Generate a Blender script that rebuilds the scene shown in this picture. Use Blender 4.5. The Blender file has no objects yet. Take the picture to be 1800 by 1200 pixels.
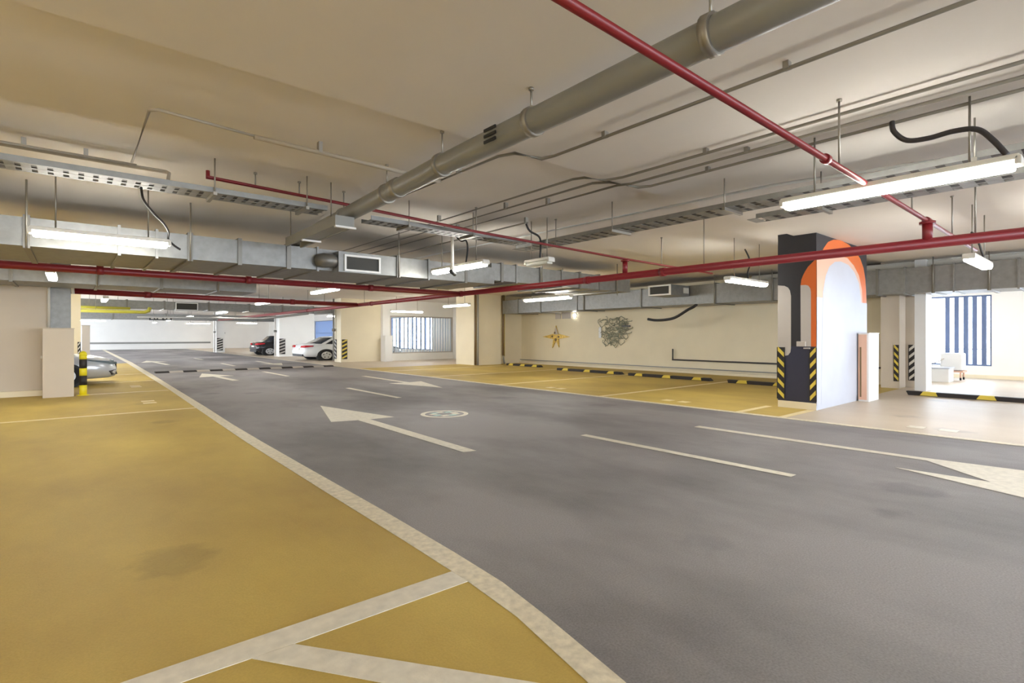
import bpy, bmesh, math, random
from mathutils import Vector, Matrix
random.seed(7)
S = bpy.context.scene
COL = S.collection
PI = math.pi
# ---------------------------------------------------------------- camera
cam_d = bpy.data.cameras.new('camera'); cam = bpy.data.objects.new('camera', cam_d); COL.objects.link(cam)
cam.location = (0, 0, 1.45); cam.rotation_euler = (PI/2, 0, -math.radians(40.17))
cam_d.sensor_width = 36; cam_d.lens = 18.24; cam_d.shift_y = -10/1800; cam_d.clip_end = 300
S.camera = cam
# ---------------------------------------------------------------- world, exposure
S.view_settings.view_transform = 'Standard'; S.view_settings.look = 'None'
S.view_settings.gamma = 1; S.view_settings.use_curve_mapping = False
S.view_settings.exposure = 1.82
S.cycles.use_denoising = True
S.cycles.max_bounces = 12; S.cycles.diffuse_bounces = 7; S.cycles.sample_clamp_indirect = 8
W = bpy.data.worlds.new('world'); S.world = W; W.use_nodes = True
wn = W.node_tree.nodes['Background']; wn.inputs[0].default_value = (0.80, 0.89, 1.0, 1); wn.inputs[1].default_value = 5.0
LAMP = 15.0          # radiance of the lit diffusers
# ---------------------------------------------------------------- materials
def mat(name, col, rough=0.6, metal=0.0, noise=None, scale=6.0, bump=0.0, bscale=60.0, emit=None, alpha=None, spec=None):
    m = bpy.data.materials.new(name); m.use_nodes = True
    nt = m.node_tree; b = nt.nodes['Principled BSDF']
    b.inputs['Roughness'].default_value = rough; b.inputs['Metallic'].default_value = metal
    b.inputs['Base Color'].default_value = (*col, 1)
    if spec is not None: b.inputs['Specular IOR Level'].default_value = spec
    if noise or bump:
        tc = nt.nodes.new('ShaderNodeTexCoord')
        if noise:
            n = nt.nodes.new('ShaderNodeTexNoise'); n.inputs['Scale'].default_value = scale; n.inputs['Detail'].default_value = 5
            nt.links.new(tc.outputs['Object'], n.inputs['Vector'])
            r = nt.nodes.new('ShaderNodeValToRGB')
            r.color_ramp.elements[0].position = 0.3; r.color_ramp.elements[1].position = 0.7
            r.color_ramp.elements[0].color = (*[c*(1-noise) for c in col], 1)
            r.color_ramp.elements[1].color = (*[min(1, c*(1+noise)) for c in col], 1)
            nt.links.new(n.outputs['Fac'], r.inputs['Fac']); nt.links.new(r.outputs['Color'], b.inputs['Base Color'])
        if bump:
            n2 = nt.nodes.new('ShaderNodeTexNoise'); n2.inputs['Scale'].default_value = bscale
            nt.links.new(tc.outputs['Object'], n2.inputs['Vector'])
            bp = nt.nodes.new('ShaderNodeBump'); bp.inputs['Strength'].default_value = bump; bp.inputs['Distance'].default_value = 0.01
            nt.links.new(n2.outputs['Fac'], bp.inputs['Height']); nt.links.new(bp.outputs['Normal'], b.inputs['Normal'])
    if emit:
        b.inputs['Emission Color'].default_value = (*emit[0], 1); b.inputs['Emission Strength'].default_value = emit[1]
    return m

def floor_mat(name, base, stain, scale_stain, rough, speckle, stain_pos=(0.35, 0.62), spec=0.5, spots=True):
    m = bpy.data.materials.new(name); m.use_nodes = True; nt = m.node_tree; b = nt.nodes['Principled BSDF']
    L = nt.links.new; N = nt.nodes.new
    tc = N('ShaderNodeTexCoord')
    n1 = N('ShaderNodeTexNoise'); n1.inputs['Scale'].default_value = scale_stain; n1.inputs['Detail'].default_value = 6; n1.inputs['Roughness'].default_value = 0.6
    mp = N('ShaderNodeMapping'); mp.inputs['Scale'].default_value = (1.0, 0.55, 1.0)
    L(tc.outputs['Object'], mp.inputs['Vector']); L(mp.outputs['Vector'], n1.inputs['Vector'])
    r1 = N('ShaderNodeValToRGB'); r1.color_ramp.elements[0].position = stain_pos[0]; r1.color_ramp.elements[1].position = stain_pos[1]
    r1.color_ramp.elements[0].color = (*stain, 1); r1.color_ramp.elements[1].color = (*base, 1)
    L(n1.outputs['Fac'], r1.inputs['Fac'])
    n2 = N('ShaderNodeTexNoise'); n2.inputs['Scale'].default_value = 90; n2.inputs['Detail'].default_value = 3
    L(tc.outputs['Object'], n2.inputs['Vector'])
    r2 = N('ShaderNodeValToRGB'); r2.color_ramp.elements[0].position = 0.3; r2.color_ramp.elements[1].position = 0.7
    r2.color_ramp.elements[0].color = (1-speckle,)*3+(1,); r2.color_ramp.elements[1].color = (1,)*3+(1,)
    L(n2.outputs['Fac'], r2.inputs['Fac'])
    mx = N('ShaderNodeMix'); mx.data_type = 'RGBA'; mx.blend_type = 'MULTIPLY'; mx.inputs[0].default_value = 1
    L(r1.outputs['Color'], mx.inputs[6]); L(r2.outputs['Color'], mx.inputs[7])
    out = mx.outputs[2]
    if spots:     # sparse round oil spots
        v = N('ShaderNodeTexVoronoi'); v.inputs['Scale'].default_value = 0.55
        n3 = N('ShaderNodeTexNoise'); n3.inputs['Scale'].default_value = 4.5
        L(tc.outputs['Object'], n3.inputs['Vector'])
        ad = N('ShaderNodeMix'); ad.data_type = 'RGBA'; ad.blend_type = 'ADD'; ad.inputs[0].default_value = 0.35
        L(tc.outputs['Object'], ad.inputs[6]); L(n3.outputs['Color'], ad.inputs[7]); L(ad.outputs[2], v.inputs['Vector'])
        r3 = N('ShaderNodeValToRGB'); r3.color_ramp.elements[0].position = 0.10; r3.color_ramp.elements[1].position = 0.16
        r3.color_ramp.elements[0].color = (0.80, 0.80, 0.82, 1); r3.color_ramp.elements[1].color = (1, 1, 1, 1)
        L(v.outputs['Distance'], r3.inputs['Fac'])
        m2 = N('ShaderNodeMix'); m2.data_type = 'RGBA'; m2.blend_type = 'MULTIPLY'; m2.inputs[0].default_value = 1
        L(out, m2.inputs[6]); L(r3.outputs['Color'], m2.inputs[7]); out = m2.outputs[2]
    L(out, b.inputs['Base Color'])
    b.inputs['Roughness'].default_value = rough; b.inputs['Specular IOR Level'].default_value = spec
    bp = N('ShaderNodeBump'); bp.inputs['Strength'].default_value = 0.25; bp.inputs['Distance'].default_value = 0.004
    L(n2.outputs['Fac'], bp.inputs['Height']); L(bp.outputs['Normal'], b.inputs['Normal'])
    return m

M = {}
M['asphalt'] = floor_mat('drive_grey', (0.345, 0.33, 0.34), (0.205, 0.195, 0.205), 0.42, 0.62, 0.25, stain_pos=(0.36, 0.56), spec=0.3)
M['yellow'] = floor_mat('bay_yellow', (0.62, 0.46, 0.12), (0.47, 0.33, 0.09), 0.6, 0.6, 0.10, spec=0.3)
M['beige'] = floor_mat('bay_daylight_beige', (0.62, 0.53, 0.42), (0.54, 0.45, 0.35), 0.5, 0.45, 0.08)  # bay floor with the daylight wash put into its colour
M['paint'] = mat('line_paint', (0.74, 0.70, 0.60), 0.55, noise=0.10, scale=14, bump=0.15)
M['stripe'] = mat('edge_stripe_paint', (0.72, 0.66, 0.52), 0.55, noise=0.16, scale=20, bump=0.2)
M['bay_line'] = mat('bay_line_paint', (0.80, 0.68, 0.40), 0.55, noise=0.08, scale=10)
M['ceiling'] = mat('ceiling_paint', (0.72, 0.675, 0.62), 0.9, noise=0.035, scale=0.7, bump=0.1, bscale=12)
M['cream'] = mat('wall_cream', (0.80, 0.72, 0.54), 0.8, noise=0.03, scale=1.2)
M['white_wall'] = mat('wall_white', (0.84, 0.83, 0.80), 0.8, noise=0.02, scale=1.0)
M['taupe'] = mat('wall_taupe', (0.60, 0.53, 0.44), 0.8, noise=0.03, scale=1.0)
M['galv'] = mat('galvanised_sheet', (0.27, 0.27, 0.262), 0.5, 0.6, noise=0.10, scale=9, bump=0.1, bscale=3)
M['galv_dark'] = mat('duct_flange_steel', (0.22, 0.21, 0.19), 0.5, 0.7)
M['steel'] = mat('rod_steel', (0.33, 0.31, 0.27), 0.45, 0.8)
M['red'] = mat('red_pipe_paint', (0.20, 0.010, 0.014), 0.4)
M['pvc'] = mat('grey_pvc', (0.24, 0.24, 0.225), 0.4, noise=0.04, scale=3)
M['conduit'] = mat('painted_conduit', (0.36, 0.31, 0.24), 0.5)
M['conduit_g'] = mat('steel_conduit', (0.26, 0.24, 0.20), 0.45, 0.4)
M['black'] = mat('black_plastic', (0.018, 0.017, 0.018), 0.5)
M['cable'] = mat('dark_flex', (0.045, 0.04, 0.04), 0.5)
M['navy'] = mat('mural_navy', (0.030, 0.032, 0.062), 0.5)
M['char'] = mat('mural_charcoal', (0.022, 0.022, 0.027), 0.5)
M['orange'] = mat('mural_orange', (0.66, 0.14, 0.02), 0.55)
M['salmon'] = mat('mural_salmon', (0.70, 0.44, 0.32), 0.6)
M['mwhite'] = mat('mural_white', (0.50, 0.525, 0.60), 0.6, noise=0.04, scale=1.5)
M['mgrey'] = mat('mural_warm_grey', (0.50, 0.46, 0.42), 0.6)
M['gyel'] = mat('hazard_yellow', (0.72, 0.56, 0.08), 0.5)
M['gblk'] = mat('hazard_black', (0.022, 0.018, 0.018), 0.6)
M['byel'] = mat('bollard_yellow', (0.82, 0.70, 0.02), 0.4)
M['white_m'] = mat('white_enamel', (0.74, 0.74, 0.73), 0.35)
M['offwhite'] = mat('offwhite_plastic', (0.70, 0.68, 0.62), 0.45)
M['lit'] = mat('lit_diffuser', (0.9, 0.9, 0.9), 0.4, emit=((1.0, 0.975, 0.90), LAMP))
M['unlit'] = mat('unlit_diffuser', (0.62, 0.62, 0.55), 0.3)
M['dark'] = mat('dark_louvre', (0.03, 0.028, 0.022), 0.6)
M['slat'] = mat('window_slat_blue_grey', (0.13, 0.18, 0.32), 0.5)
M['pale_slat'] = mat('pale_blue_slat', (0.55, 0.64, 0.74), 0.5)
M['blueglass'] = mat('blue_blind', (0.28, 0.45, 0.85), 0.5)
M['gold'] = mat('ochre_foil', (0.72, 0.50, 0.12), 0.4, 0.3, noise=0.3, scale=12)
M['wire'] = mat('grey_green_wire', (0.28, 0.28, 0.20), 0.45, 0.4)
M['ypipe'] = mat('yellow_green_pipe', (0.50, 0.47, 0.06), 0.45)
M['brown'] = mat('brown_riser', (0.20, 0.13, 0.06), 0.5)
M['car_silver'] = mat('car_silver', (0.66, 0.70, 0.76), 0.22, 0.3)
M['car_white'] = mat('car_white', (0.82, 0.84, 0.86), 0.2)
M['car_black'] = mat('car_black', (0.02, 0.02, 0.024), 0.2)
M['car_glass'] = mat('car_glass', (0.03, 0.035, 0.045), 0.08)
M['tyre'] = mat('tyre', (0.015, 0.015, 0.016), 0.8)
M['rim'] = mat('alloy_rim', (0.65, 0.66, 0.68), 0.3, 0.7)
M['tail'] = mat('tail_lamp', (0.55, 0.02, 0.03), 0.2)
M['head'] = mat('head_lamp', (0.20, 0.26, 0.30), 0.1, 0.3)
M['teal'] = mat('cover_teal', (0.42, 0.60, 0.56), 0.5)
gl = bpy.data.materials.new('window_glass'); gl.use_nodes = True
_b = gl.node_tree.nodes['Principled BSDF']; _b.inputs['Base Color'].default_value = (0.95, 0.98, 1, 1)
_b.inputs['Transmission Weight'].default_value = 1; _b.inputs['Roughness'].default_value = 0; _b.inputs['IOR'].default_value = 1.03
M['glass'] = gl

# ---------------------------------------------------------------- mesh helpers
class MB:
    def __init__(s): s.bm = bmesh.new(); s.mi = 0
    def _tagf(s, faces):
        for f in faces: f.material_index = s.mi
    def box(s, x0, x1, y0, y1, z0, z1, bev=0.0):
        r = bmesh.ops.create_cube(s.bm, size=1)
        vs = r['verts']
        for v in vs:
            v.co = Vector(((x0+x1)/2+v.co.x*(x1-x0), (y0+y1)/2+v.co.y*(y1-y0), (z0+z1)/2+v.co.z*(z1-z0)))
        fs = {f for v in vs for f in v.link_faces}; s._tagf(fs)
        if bev:
            es = {e for v in vs for e in v.link_edges}
            rr = bmesh.ops.bevel(s.bm, geom=list(es), offset=bev, segments=2, affect='EDGES', profile=0.6)
            s._tagf(rr['faces'])
        return s
    def cyl(s, a, b, r, seg=14, r2=None, caps=True):
        a = Vector(a); b = Vector(b); d = b-a
        q = d.to_track_quat('Z', 'Y').to_matrix().to_4x4()
        mtx = Matrix.Translation((a+b)/2) @ q
        rr = bmesh.ops.create_cone(s.bm, cap_ends=caps, segments=seg, radius1=r, radius2=r if r2 is None else r2, depth=d.length, matrix=mtx)
        for f in {f for v in rr['verts'] for f in v.link_faces}:
            f.material_index = s.mi
            if len(f.verts) == 4: f.smooth = True
        return s
    def tube(s, pts, r, seg=10, smooth_path=False, turn=3):
        pts = [Vector(p) for p in pts]
        if smooth_path:
            out = []
            P = [pts[0]]+pts+[pts[-1]]
            for i in range(1, len(P)-2):
                for k in range(turn*2):
                    t = k/(turn*2); p0, p1, p2, p3 = P[i-1], P[i], P[i+1], P[i+2]
                    out.append(0.5*((2*p1)+(-p0+p2)*t+(2*p0-5*p1+4*p2-p3)*t*t+(-p0+3*p1-3*p2+p3)*t**3))
            out.append(pts[-1]); pts = out
        rings = []; up = Vector((0, 0, 1))
        for i, p in enumerate(pts):
            d0 = (pts[i]-pts[i-1]).normalized() if i else (pts[1]-pts[0]).normalized()
            d1 = (pts[i+1]-pts[i]).normalized() if i < len(pts)-1 else d0
            t = (d0+d1).normalized()
            ref = up if abs(t.dot(up)) < 0.95 else Vector((1, 0, 0))
            u = t.cross(ref).normalized(); v = t.cross(u).normalized()
            k = 1/max(0.5, d0.dot(t))
            rings.append([s.bm.verts.new(p+r*(math.cos(2*PI*j/seg)*u+math.sin(2*PI*j/seg)*v)*(k if i not in (0, len(pts)-1) else 1)) for j in range(seg)])
        for a, b in zip(rings, rings[1:]):
            # align b to a
            best = min(range(seg), key=lambda o: sum((a[j].co-b[(j+o) % seg].co).length for j in range(0, seg, 3)))
            b[:] = b[best:]+b[:best]
            for j in range(seg):
                f = s.bm.faces.new((a[j], a[(j+1) % seg], b[(j+1) % seg], b[j])); f.smooth = True; f.material_index = s.mi
        for rg in (rings[0], rings[-1]):
            try: s.bm.faces.new(rg).material_index = s.mi
            except ValueError: pass
        return s
    def prism(s, pts, n):           # polygon (3-D points) pushed along vector n
        n = Vector(n)
        a = [s.bm.verts.new(Vector(p)) for p in pts]; b = [s.bm.verts.new(Vector(p)+n) for p in pts]
        fs = [s.bm.faces.new(a), s.bm.faces.new(b[::-1])]
        for i in range(len(a)):
            fs.append(s.bm.faces.new((a[i], b[i], b[(i+1) % len(a)], a[(i+1) % len(a)])))
        s._tagf(fs); return s
    def loft(s, rings, closed=True, smooth=True):
        R = [[s.bm.verts.new(Vector(p)) for p in r] for r in rings]
        n = len(R[0])
        for a, b in zip(R, R[1:]):
            for j in range(n if closed else n-1):
                f = s.bm.faces.new((a[j], a[(j+1) % n], b[(j+1) % n], b[j])); f.smooth = smooth; f.material_index = s.mi
        if closed:
            for rg in (R[0], R[-1][::-1]):
                try: s.bm.faces.new(rg).material_index = s.mi
                except ValueError: pass
        return s
    def build(s, name, m, parent=None):
        bmesh.ops.recalc_face_normals(s.bm, faces=s.bm.faces)
        me = bpy.data.meshes.new(name); s.bm.to_mesh(me); s.bm.free()
        for mm in (m if isinstance(m, (list, tuple)) else [m]): me.materials.append(M[mm] if isinstance(mm, str) else mm)
        o = bpy.data.objects.new(name, me); COL.objects.link(o)
        if parent:
            bpy_parent(o, parent)
        return o
def bpy_parent(o, p):
    o.parent = p
    o.matrix_parent_inverse = Matrix.Translation(-Vector(world_loc(p)))
def world_loc(p):
    l = Vector(p.location)
    return l
def tag(o, label, cat, group=None, kind=None):
    o['label'] = label; o['category'] = cat
    if group: o['group'] = group
    if kind: o['kind'] = kind
    return o
def thing(name, label, cat, loc=(0, 0, 0), group=None):
    o = bpy.data.objects.new(name, None); COL.objects.link(o); o.location = loc; o.empty_display_size = 0.2
    return tag(o, label, cat, group)
def struct(mb, name, m, label=None):
    o = mb.build(name, m); o['kind'] = 'structure'
    if label: o['label'] = label
    return o
def kid(mb, name, m, parent, label=None):
    o = mb.build(name, m); o.parent = parent
    # geometry is written in world coordinates; undo the parents' offsets
    off = Vector((0, 0, 0)); p = parent
    while p: off += Vector(p.location); p = p.parent
    o.location = -off
    if label: o['label'] = label
    return o
def copy_tree(o, delta, label=None):
    c = o.copy(); COL.objects.link(c); c.location = Vector(o.location)+Vector(delta)
    if label: c['label'] = label
    def rec(src, dst):
        for ch in [x for x in ALL(src)]:
            d = ch.copy(); COL.objects.link(d); d.parent = dst; rec(ch, d)
    rec(o, c); return c
def ALL(o): return list(o.children)

CN, CF, YS = 3.45, 3.51, 4.30          # ceiling heights near / far, and where the step runs
def ceil_at(y): return CN if y < YS else CF
# ---------------------------------------------------------------- setting
LX = [(-14, 1.1), (0, 1.45), (1.36, 1.76), (1.70, 1.82), (1.93, 1.86), (2.36, 1.92), (2.9, 1.94), (3.98, 1.955), (6.1, 1.955), (7.6, 1.96), (9.5, 1.98), (11.95, 2.04), (16.7, 2.12), (23.4, 2.24), (34.8, 2.40), (70, 2.45)]
LI = [(-14, 0.95), (0, 1.30), (1.46, 1.64), (1.80, 1.70), (2.02, 1.74), (2.48, 1.77), (3.28, 1.78), (5.0, 1.78), (7.68, 1.79), (9.6, 1.82), (12.08, 1.87), (16.8, 1.96), (23.6, 2.03), (35.0, 2.16), (70, 2.2)]
DX = 9.55
struct(MB().box(-8, 26, -16, 72, -0.3, 0.0), 'floor', 'asphalt')
mb = MB(); mb.prism([(-6.5, -14, 0)]+[(x, y, 0) for y, x in [(-14, 1.02), (0, 1.38), (1.5, 1.70), (2.4, 1.84), (7.5, 1.87), (12, 1.95), (23, 2.12), (34, 2.25)]]+[(-6.5, 34, 0)], (0, 0, 0.003))
struct(mb, 'floor', 'yellow', 'ochre yellow bay paint left of the drive')
struct(MB().box(DX, 18.3, 4.0, 22.0, 0, 0.003), 'floor', 'yellow', 'yellow bay paint in front of the long cream wall')
struct(MB().box(DX, 23.9, -14, 4.0, 0, 0.003), 'floor', 'beige', 'bay floor right of the mural pillar, beige standing in for daylight sheen')
struct(MB().box(DX, 18.3, 22.0, 70, 0, 0.003), 'floor', 'beige', 'bay floor around the far parked cars, beige standing in for washed-out light')
struct(MB().box(-8, 26, -16, YS, CN, CN+0.3), 'ceiling', 'ceiling')
struct(MB().box(-8, 26, YS, 72, CF, CF+0.35), 'ceiling', 'ceiling')
# left side
struct(MB().box(-8.0, -0.46, 17.0, 17.5, 0, CF), 'wall_left', 'taupe')
struct(MB().box(-6.7, -6.5, -16, 17.0, 0, CN+.0), 'wall_left', 'cream')

struct(MB().box(-6.5, -0.48, 16.90, 17.0, 0, 0.14), 'baseboard_left', 'cream')
# far
struct(MB().box(-6.5, 18.3, 68, 68.3, 0, CF), 'wall_far', 'white_wall')
struct(MB().box(1.2, 12.0, 67.93, 68, 0.60, 0.78), 'trim_1', 'pvc')
# long cream wall on the right
def wall_x(x, t, y0, y1, z1, holes, name, m):
    b = MB(); y = y0
    for (a, c, zb, zt) in sorted(holes):
        if a > y: b.box(x, x+t, y, a, 0, z1)
        if zb > 0: b.box(x, x+t, a, c, 0, zb)
        if zt < z1: b.box(x, x+t, a, c, zt, z1)
        y = c
    if y < y1: b.box(x, x+t, y, y1, 0, z1)
    return struct(b, name, m)
def wall_y(yy, t, x0, x1, z1, holes, name, m):
    b = MB(); x = x0
    for (a, c, zb, zt) in sorted(holes):
        if a > x: b.box(x, a, yy, yy+t, 0, z1)
        if zb > 0: b.box(a, c, yy, yy+t, 0, zb)
        if zt < z1: b.box(a, c, yy, yy+t, zt, z1)
        x = c
    if x < x1: b.box(x, x1, yy, yy+t, 0, z1)
    return struct(b, name, m)
LW = [(22, 30, .5, 3.0), (32, 42, .5, 3.0), (44, 54, .5, 3.0), (56, 66, .5, 3.0)]  # unseen openings added so that daylight brightens the far hall
wall_x(-6.8, 0.3, 17.5, 68.3, CF, LW, 'wall_left', 'white_wall')
wall_x(18.3, 0.3, 4.45, 20.9, CF, [], 'wall_right', 'cream')
struct(MB().box(18.14, 18.3, 4.9, 20.9, 0, 0.10), 'baseboard_right', 'cream')
struct(MB().box(18.2, 18.3, 4.9, 20.9, 0.17, 0.20), 'trim_2', 'pvc')
wall_y(27.45, 0.3, 13.5, 18.6, CF, [(13.95, 18.3, 0.42, 2.62)], 'wall_back', 'white_wall')
wall_x(18.3, 0.3, 27.75, 68, CF, [(47.2, 52.2, 1.15, 2.9), (30, 36, 0.5, 2.8)], 'wall_right', 'white_wall')
# block of wall between the window bay and the cream wall
struct(MB().box(15.05, 16.62, 20.55, 22.3, 0, CF), 'wall_block', 'cream')
struct(MB().box(16.62, 18.6, 20.9, 22.3, 0, CF), 'wall_block', 'cream')
struct(MB().box(18.3, 18.6, 22.3, 27.45, 0, CF), 'wall_block', 'white_wall')
# right bay beyond the mural pillar
H = [(2.93, 4.66, 0.42, 2.84), (-3.6, 1.9, 0.5, 2.9), (-9.6, -4.6, 0.5, 2.9)]
wall_x(23.6, 0.3, -14, 5.0, CF, H, 'wall_right', 'white_wall')
struct(MB().box(18.6, 23.6, 4.72, 5.0, 0, CF), 'wall_right', 'white_wall')
wall_y(-14.3, 0.3, -6.7, 23.9, CN, [(-4, 4, 0.4, 3.0), (5, 13, 0.4, 3.0), (14, 22.5, 0.4, 3.0)], 'wall_behind', 'white_wall')
struct(MB().box(23.5, 23.6, -14, 4.72, 0, 0.12), 'baseboard_right', 'cream')

# windows -------------------------------------------------------------
def portal(loc, rot, sx, sy):
    d = bpy.data.lights.new('daylight_portal', 'AREA'); d.shape = 'RECTANGLE'; d.size = sx; d.size_y = sy
    d.cycles.is_portal = True
    o = bpy.data.objects.new('daylight_portal', d); COL.objects.link(o); o.location = loc; o.rotation_euler = rot
def window_x(n, x, y0, y1, z0, z1, slats, sw, label):
    r = bpy.data.objects.new('window_%d' % n, None); COL.objects.link(r); r['kind'] = 'structure'; r['label'] = label
    fr = MB(); t = 0.05
    fr.box(x, x+0.12, y0, y0+t, z0, z1); fr.box(x, x+0.12, y1-t, y1, z0, z1)
    fr.box(x, x+0.12, y0+t, y1-t, z0, z0+t); fr.box(x, x+0.12, y0+t, y1-t, z1-t, z1)
    fr.box(x+0.04, x+0.08, y0+t, y1-t, z0+0.55, z0+0.58)
    kid(fr, 'window_frame', 'slat', r)
    kid(MB().box(x+0.16, x+0.17, y0+0.01, y1-0.01, z0+0.01, z1-0.01), 'pane', 'glass', r)
    for yy in slats: kid(MB().box(x+0.02, x+0.1, yy-sw/2, yy+sw/2, z0+t, z1-t), 'slat', 'slat', r)
    portal((x+0.25, (y0+y1)/2, (z0+z1)/2), (0, PI/2, 0), z1-z0, y1-y0)
window_x(1, 23.7, 2.93, 4.66, 0.42, 2.84, [3.14, 3.38, 3.61, 3.86, 4.11], 0.13, 'window with five blue-grey vertical slats at the right edge')
window_x(2, 23.7, -3.6, 1.9, 0.5, 2.9, [-3.6+0.3*i for i in range(1, 18)], 0.1, 'slatted window further along the right wall')
window_x(3, 23.7, -9.6, -4.6, 0.5, 2.9, [-9.6+0.3*i for i in range(1, 16)], 0.1, 'slatted window behind the camera')
window_x(5, 18.4, 47.2, 52.2, 1.15, 2.9, [], 0.2, 'blue-lit far window above the white car')
kid(MB().box(18.44, 18.46, 47.3, 52.1, 1.2, 2.85), 'blind', 'blueglass', bpy.data.objects['window_5'], 'blue blind')
window_x(6, 18.4, 30, 36, 0.5, 2.8, [30.5+0.6*i for i in range(9)], 0.12, 'added slatted window, unseen behind the second pillar')  # added with its wall opening to bring daylight into the far hall
r = bpy.data.objects.new('window_4', None); COL.objects.link(r); r['kind'] = 'structure'; r['label'] = 'wide window of close-set pale vertical slats'
f = MB(); y = 27.5
f.box(13.95, 14.05, y, y+.12, .42, 2.62); f.box(18.2, 18.3, y, y+.12, .42, 2.62)
f.box(14.05, 18.2, y, y+.12, .42, .48); f.box(14.05, 18.2, y, y+.12, 2.54, 2.62)
kid(f, 'window_frame', 'mgrey', r)
kid(MB().box(13.96, 18.29, 27.7, 27.71, .43, 2.61), 'pane', 'glass', r)
for i in range(22):
    kid(MB().box(14.15+i*.19, 14.15+i*.19+(.06 if i % 4 else .035), 27.53, 27.55, .48, 2.54), 'slat', 'pale_slat', r)
portal((16.1, 27.9, 1.5), (-PI/2, 0, 0), 4.3, 2.1)
for a_, c_, b_, t_ in LW: portal((-6.85, (a_+c_)/2, (b_+t_)/2), (0, -PI/2, 0), t_-b_, c_-a_)
for xc, w in ((0, 8), (9, 8), (18.25, 8.5)):
    portal((xc, -14.35, 1.7), (PI/2, 0, 0), w, 2.6)

# ---------------------------------------------------------------- road markings
ZP = 0.0035
def poly(pts, name, m, label, cat='road marking', group=None, h=0.003, z=ZP):
    o = MB().prism([(x, y, z) for x, y in pts], (0, 0, h)).build(name, m)
    return tag(o, label, cat, group)
poly([(x, y) for y, x in LI]+[(x, y) for y, x in reversed(LX)], 'edge_stripe', 'stripe', 'broad cream edge stripe curving along the yellow bays left of the drive', z=0.0040)
poly([(DX-.07, -14), (DX+.09, -14), (DX+.09, 66), (DX-.07, 66)], 'edge_stripe', 'stripe', 'thin cream edge stripe along the far right side of the drive', z=0.004)
def arrow(tip, base, shaft_end, hw, sw, label, name='painted_arrow', g='direction arrows on the drive'):
    t = Vector(tip); e = Vector(shaft_end); d = (t-e).normalized(); n = Vector((-d.y, d.x)); bp = t-d*base
    L = [t, bp+n*hw, bp+n*sw-d*(-.1), e+n*sw, e-n*sw, bp-n*sw-d*(-.1), bp-n*hw]
    return poly([(p.x, p.y) for p in L], name, 'paint', label, group=g, h=0.002)
poly([(3.89, 10.75), (3.30, 8.62), (3.72, 8.50), (3.70, 5.32), (3.87, 5.28), (3.92, 8.46), (4.36, 8.42)], 'painted_arrow', 'paint', 'large white arrow in the middle of the drive pointing to the far wall', group='direction arrows on the drive', h=0.002)
poly([(7.52, 4.43), (7.56, 1.5), (6.93, .87), (6.90, 1.64), (6.49, .59), (6.1, -1.3), (7.7, -.5), (7.79, .71), (7.70, 1.57), (7.68, 4.43)], 'painted_arrow', 'paint', 'long white arrow at the right edge pointing towards the camera', group='direction arrows on the drive', h=0.002)
arrow((3.75, 22.9), 2.1, (4.0, 18.6), .55, .1, 'white arrow lying just in front of the speed bump')
arrow((3.2, 36.6), 2.3, (3.6, 31.0), .6, .1, 'faint white arrow beyond the speed bump')
arrow((7.85, 12.3), 2.2, (7.95, 17.7), .55, .09, 'white arrow on the right lane pointing back, left of the yellow bays')
arrow((7.85, 26.8), 2.2, (7.95, 32), .55, .09, 'white arrow past the speed bump near the white car')
for (x, y0, y1, w, lab) in [(5.68, 2.22, 5.12, .13, 'white lane dash in the right foreground, nearest of the dashes'),
                            (5.80, 10.95, 13.93, .13, 'white lane dash right of the large arrow head'),
                            (5.86, 19.4, 22.6, .14, 'white lane dash just in front of the speed bump'),
                            (5.90, 27.6, 30.6, .14, 'white lane dash just beyond the speed bump'),
                            (5.95, 36, 39, .14, 'faint farthest white lane dash')]:
    poly([(x-w/2, y0), (x+w/2, y0), (x+w/2, y1), (x-w/2, y1)], 'lane_dash', 'paint', lab, group='centre dashes of the drive', h=0.002)
# left bay lines
poly([(-6.4, 2.72), (0.2, 2.70), (1.77, 2.67), (1.77, 2.50), (0.79, 2.52), (0.37, 2.54), (-6.4, 2.56)], 'bay_line', 'paint', 'wide white bay line across the yellow paint in the near foreground', z=.0042)
poly([(0.61, 2.525), (0.79, 2.515), (1.60, 1.41), (1.52, 1.24)], 'hatch_line', 'paint', 'white diagonal hatch line branching off the nearest bay line', z=.0042)
for y, lab in [(12.05, 'pale bay line across the yellow paint nearest to the left wall'), (16.45, 'pale bay line starting at the striped bollard foot'),
               (20.3, 'short pale bay line beside the silver car front'), (24.2, 'farthest pale bay line on the left yellow paint')]:
    x1 = 1.86 + max(0, y-12)*.014
    poly([((.04 if y < 17 else -.45) if y > 16 else -6.4, y-.06), (x1, y-.06), (x1, y+.06), ((.04 if y < 17 else -.45) if y > 16 else -6.4, y+.06)], 'bay_line', 'bay_line', lab, group='bay lines left of the drive', z=.0042)
for y, lab in [(4.75, 'cream bay line running to the foot of the mural pillar'), (3.95, 'cream bay line where yellow paint meets the pale bay beside the mural pillar'),
               (8.12, 'cream bay line between the two wheel stops nearest the mural pillar'), (12.0, 'cream bay line second from the mural pillar wheel stop'),
               (15.8, 'cream bay line third along the long wall'), (19.5, 'cream bay line nearest the black-piped wall corner')]:
    x1 = 10.95 if y < 5 else 15.9
    poly([(DX+.09, y-.065), (x1, y-.065), (x1, y+.065), (DX+.09, y+.065)], 'bay_line', 'bay_line', lab, group='bay lines in front of the long wall', z=.0042)
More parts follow.
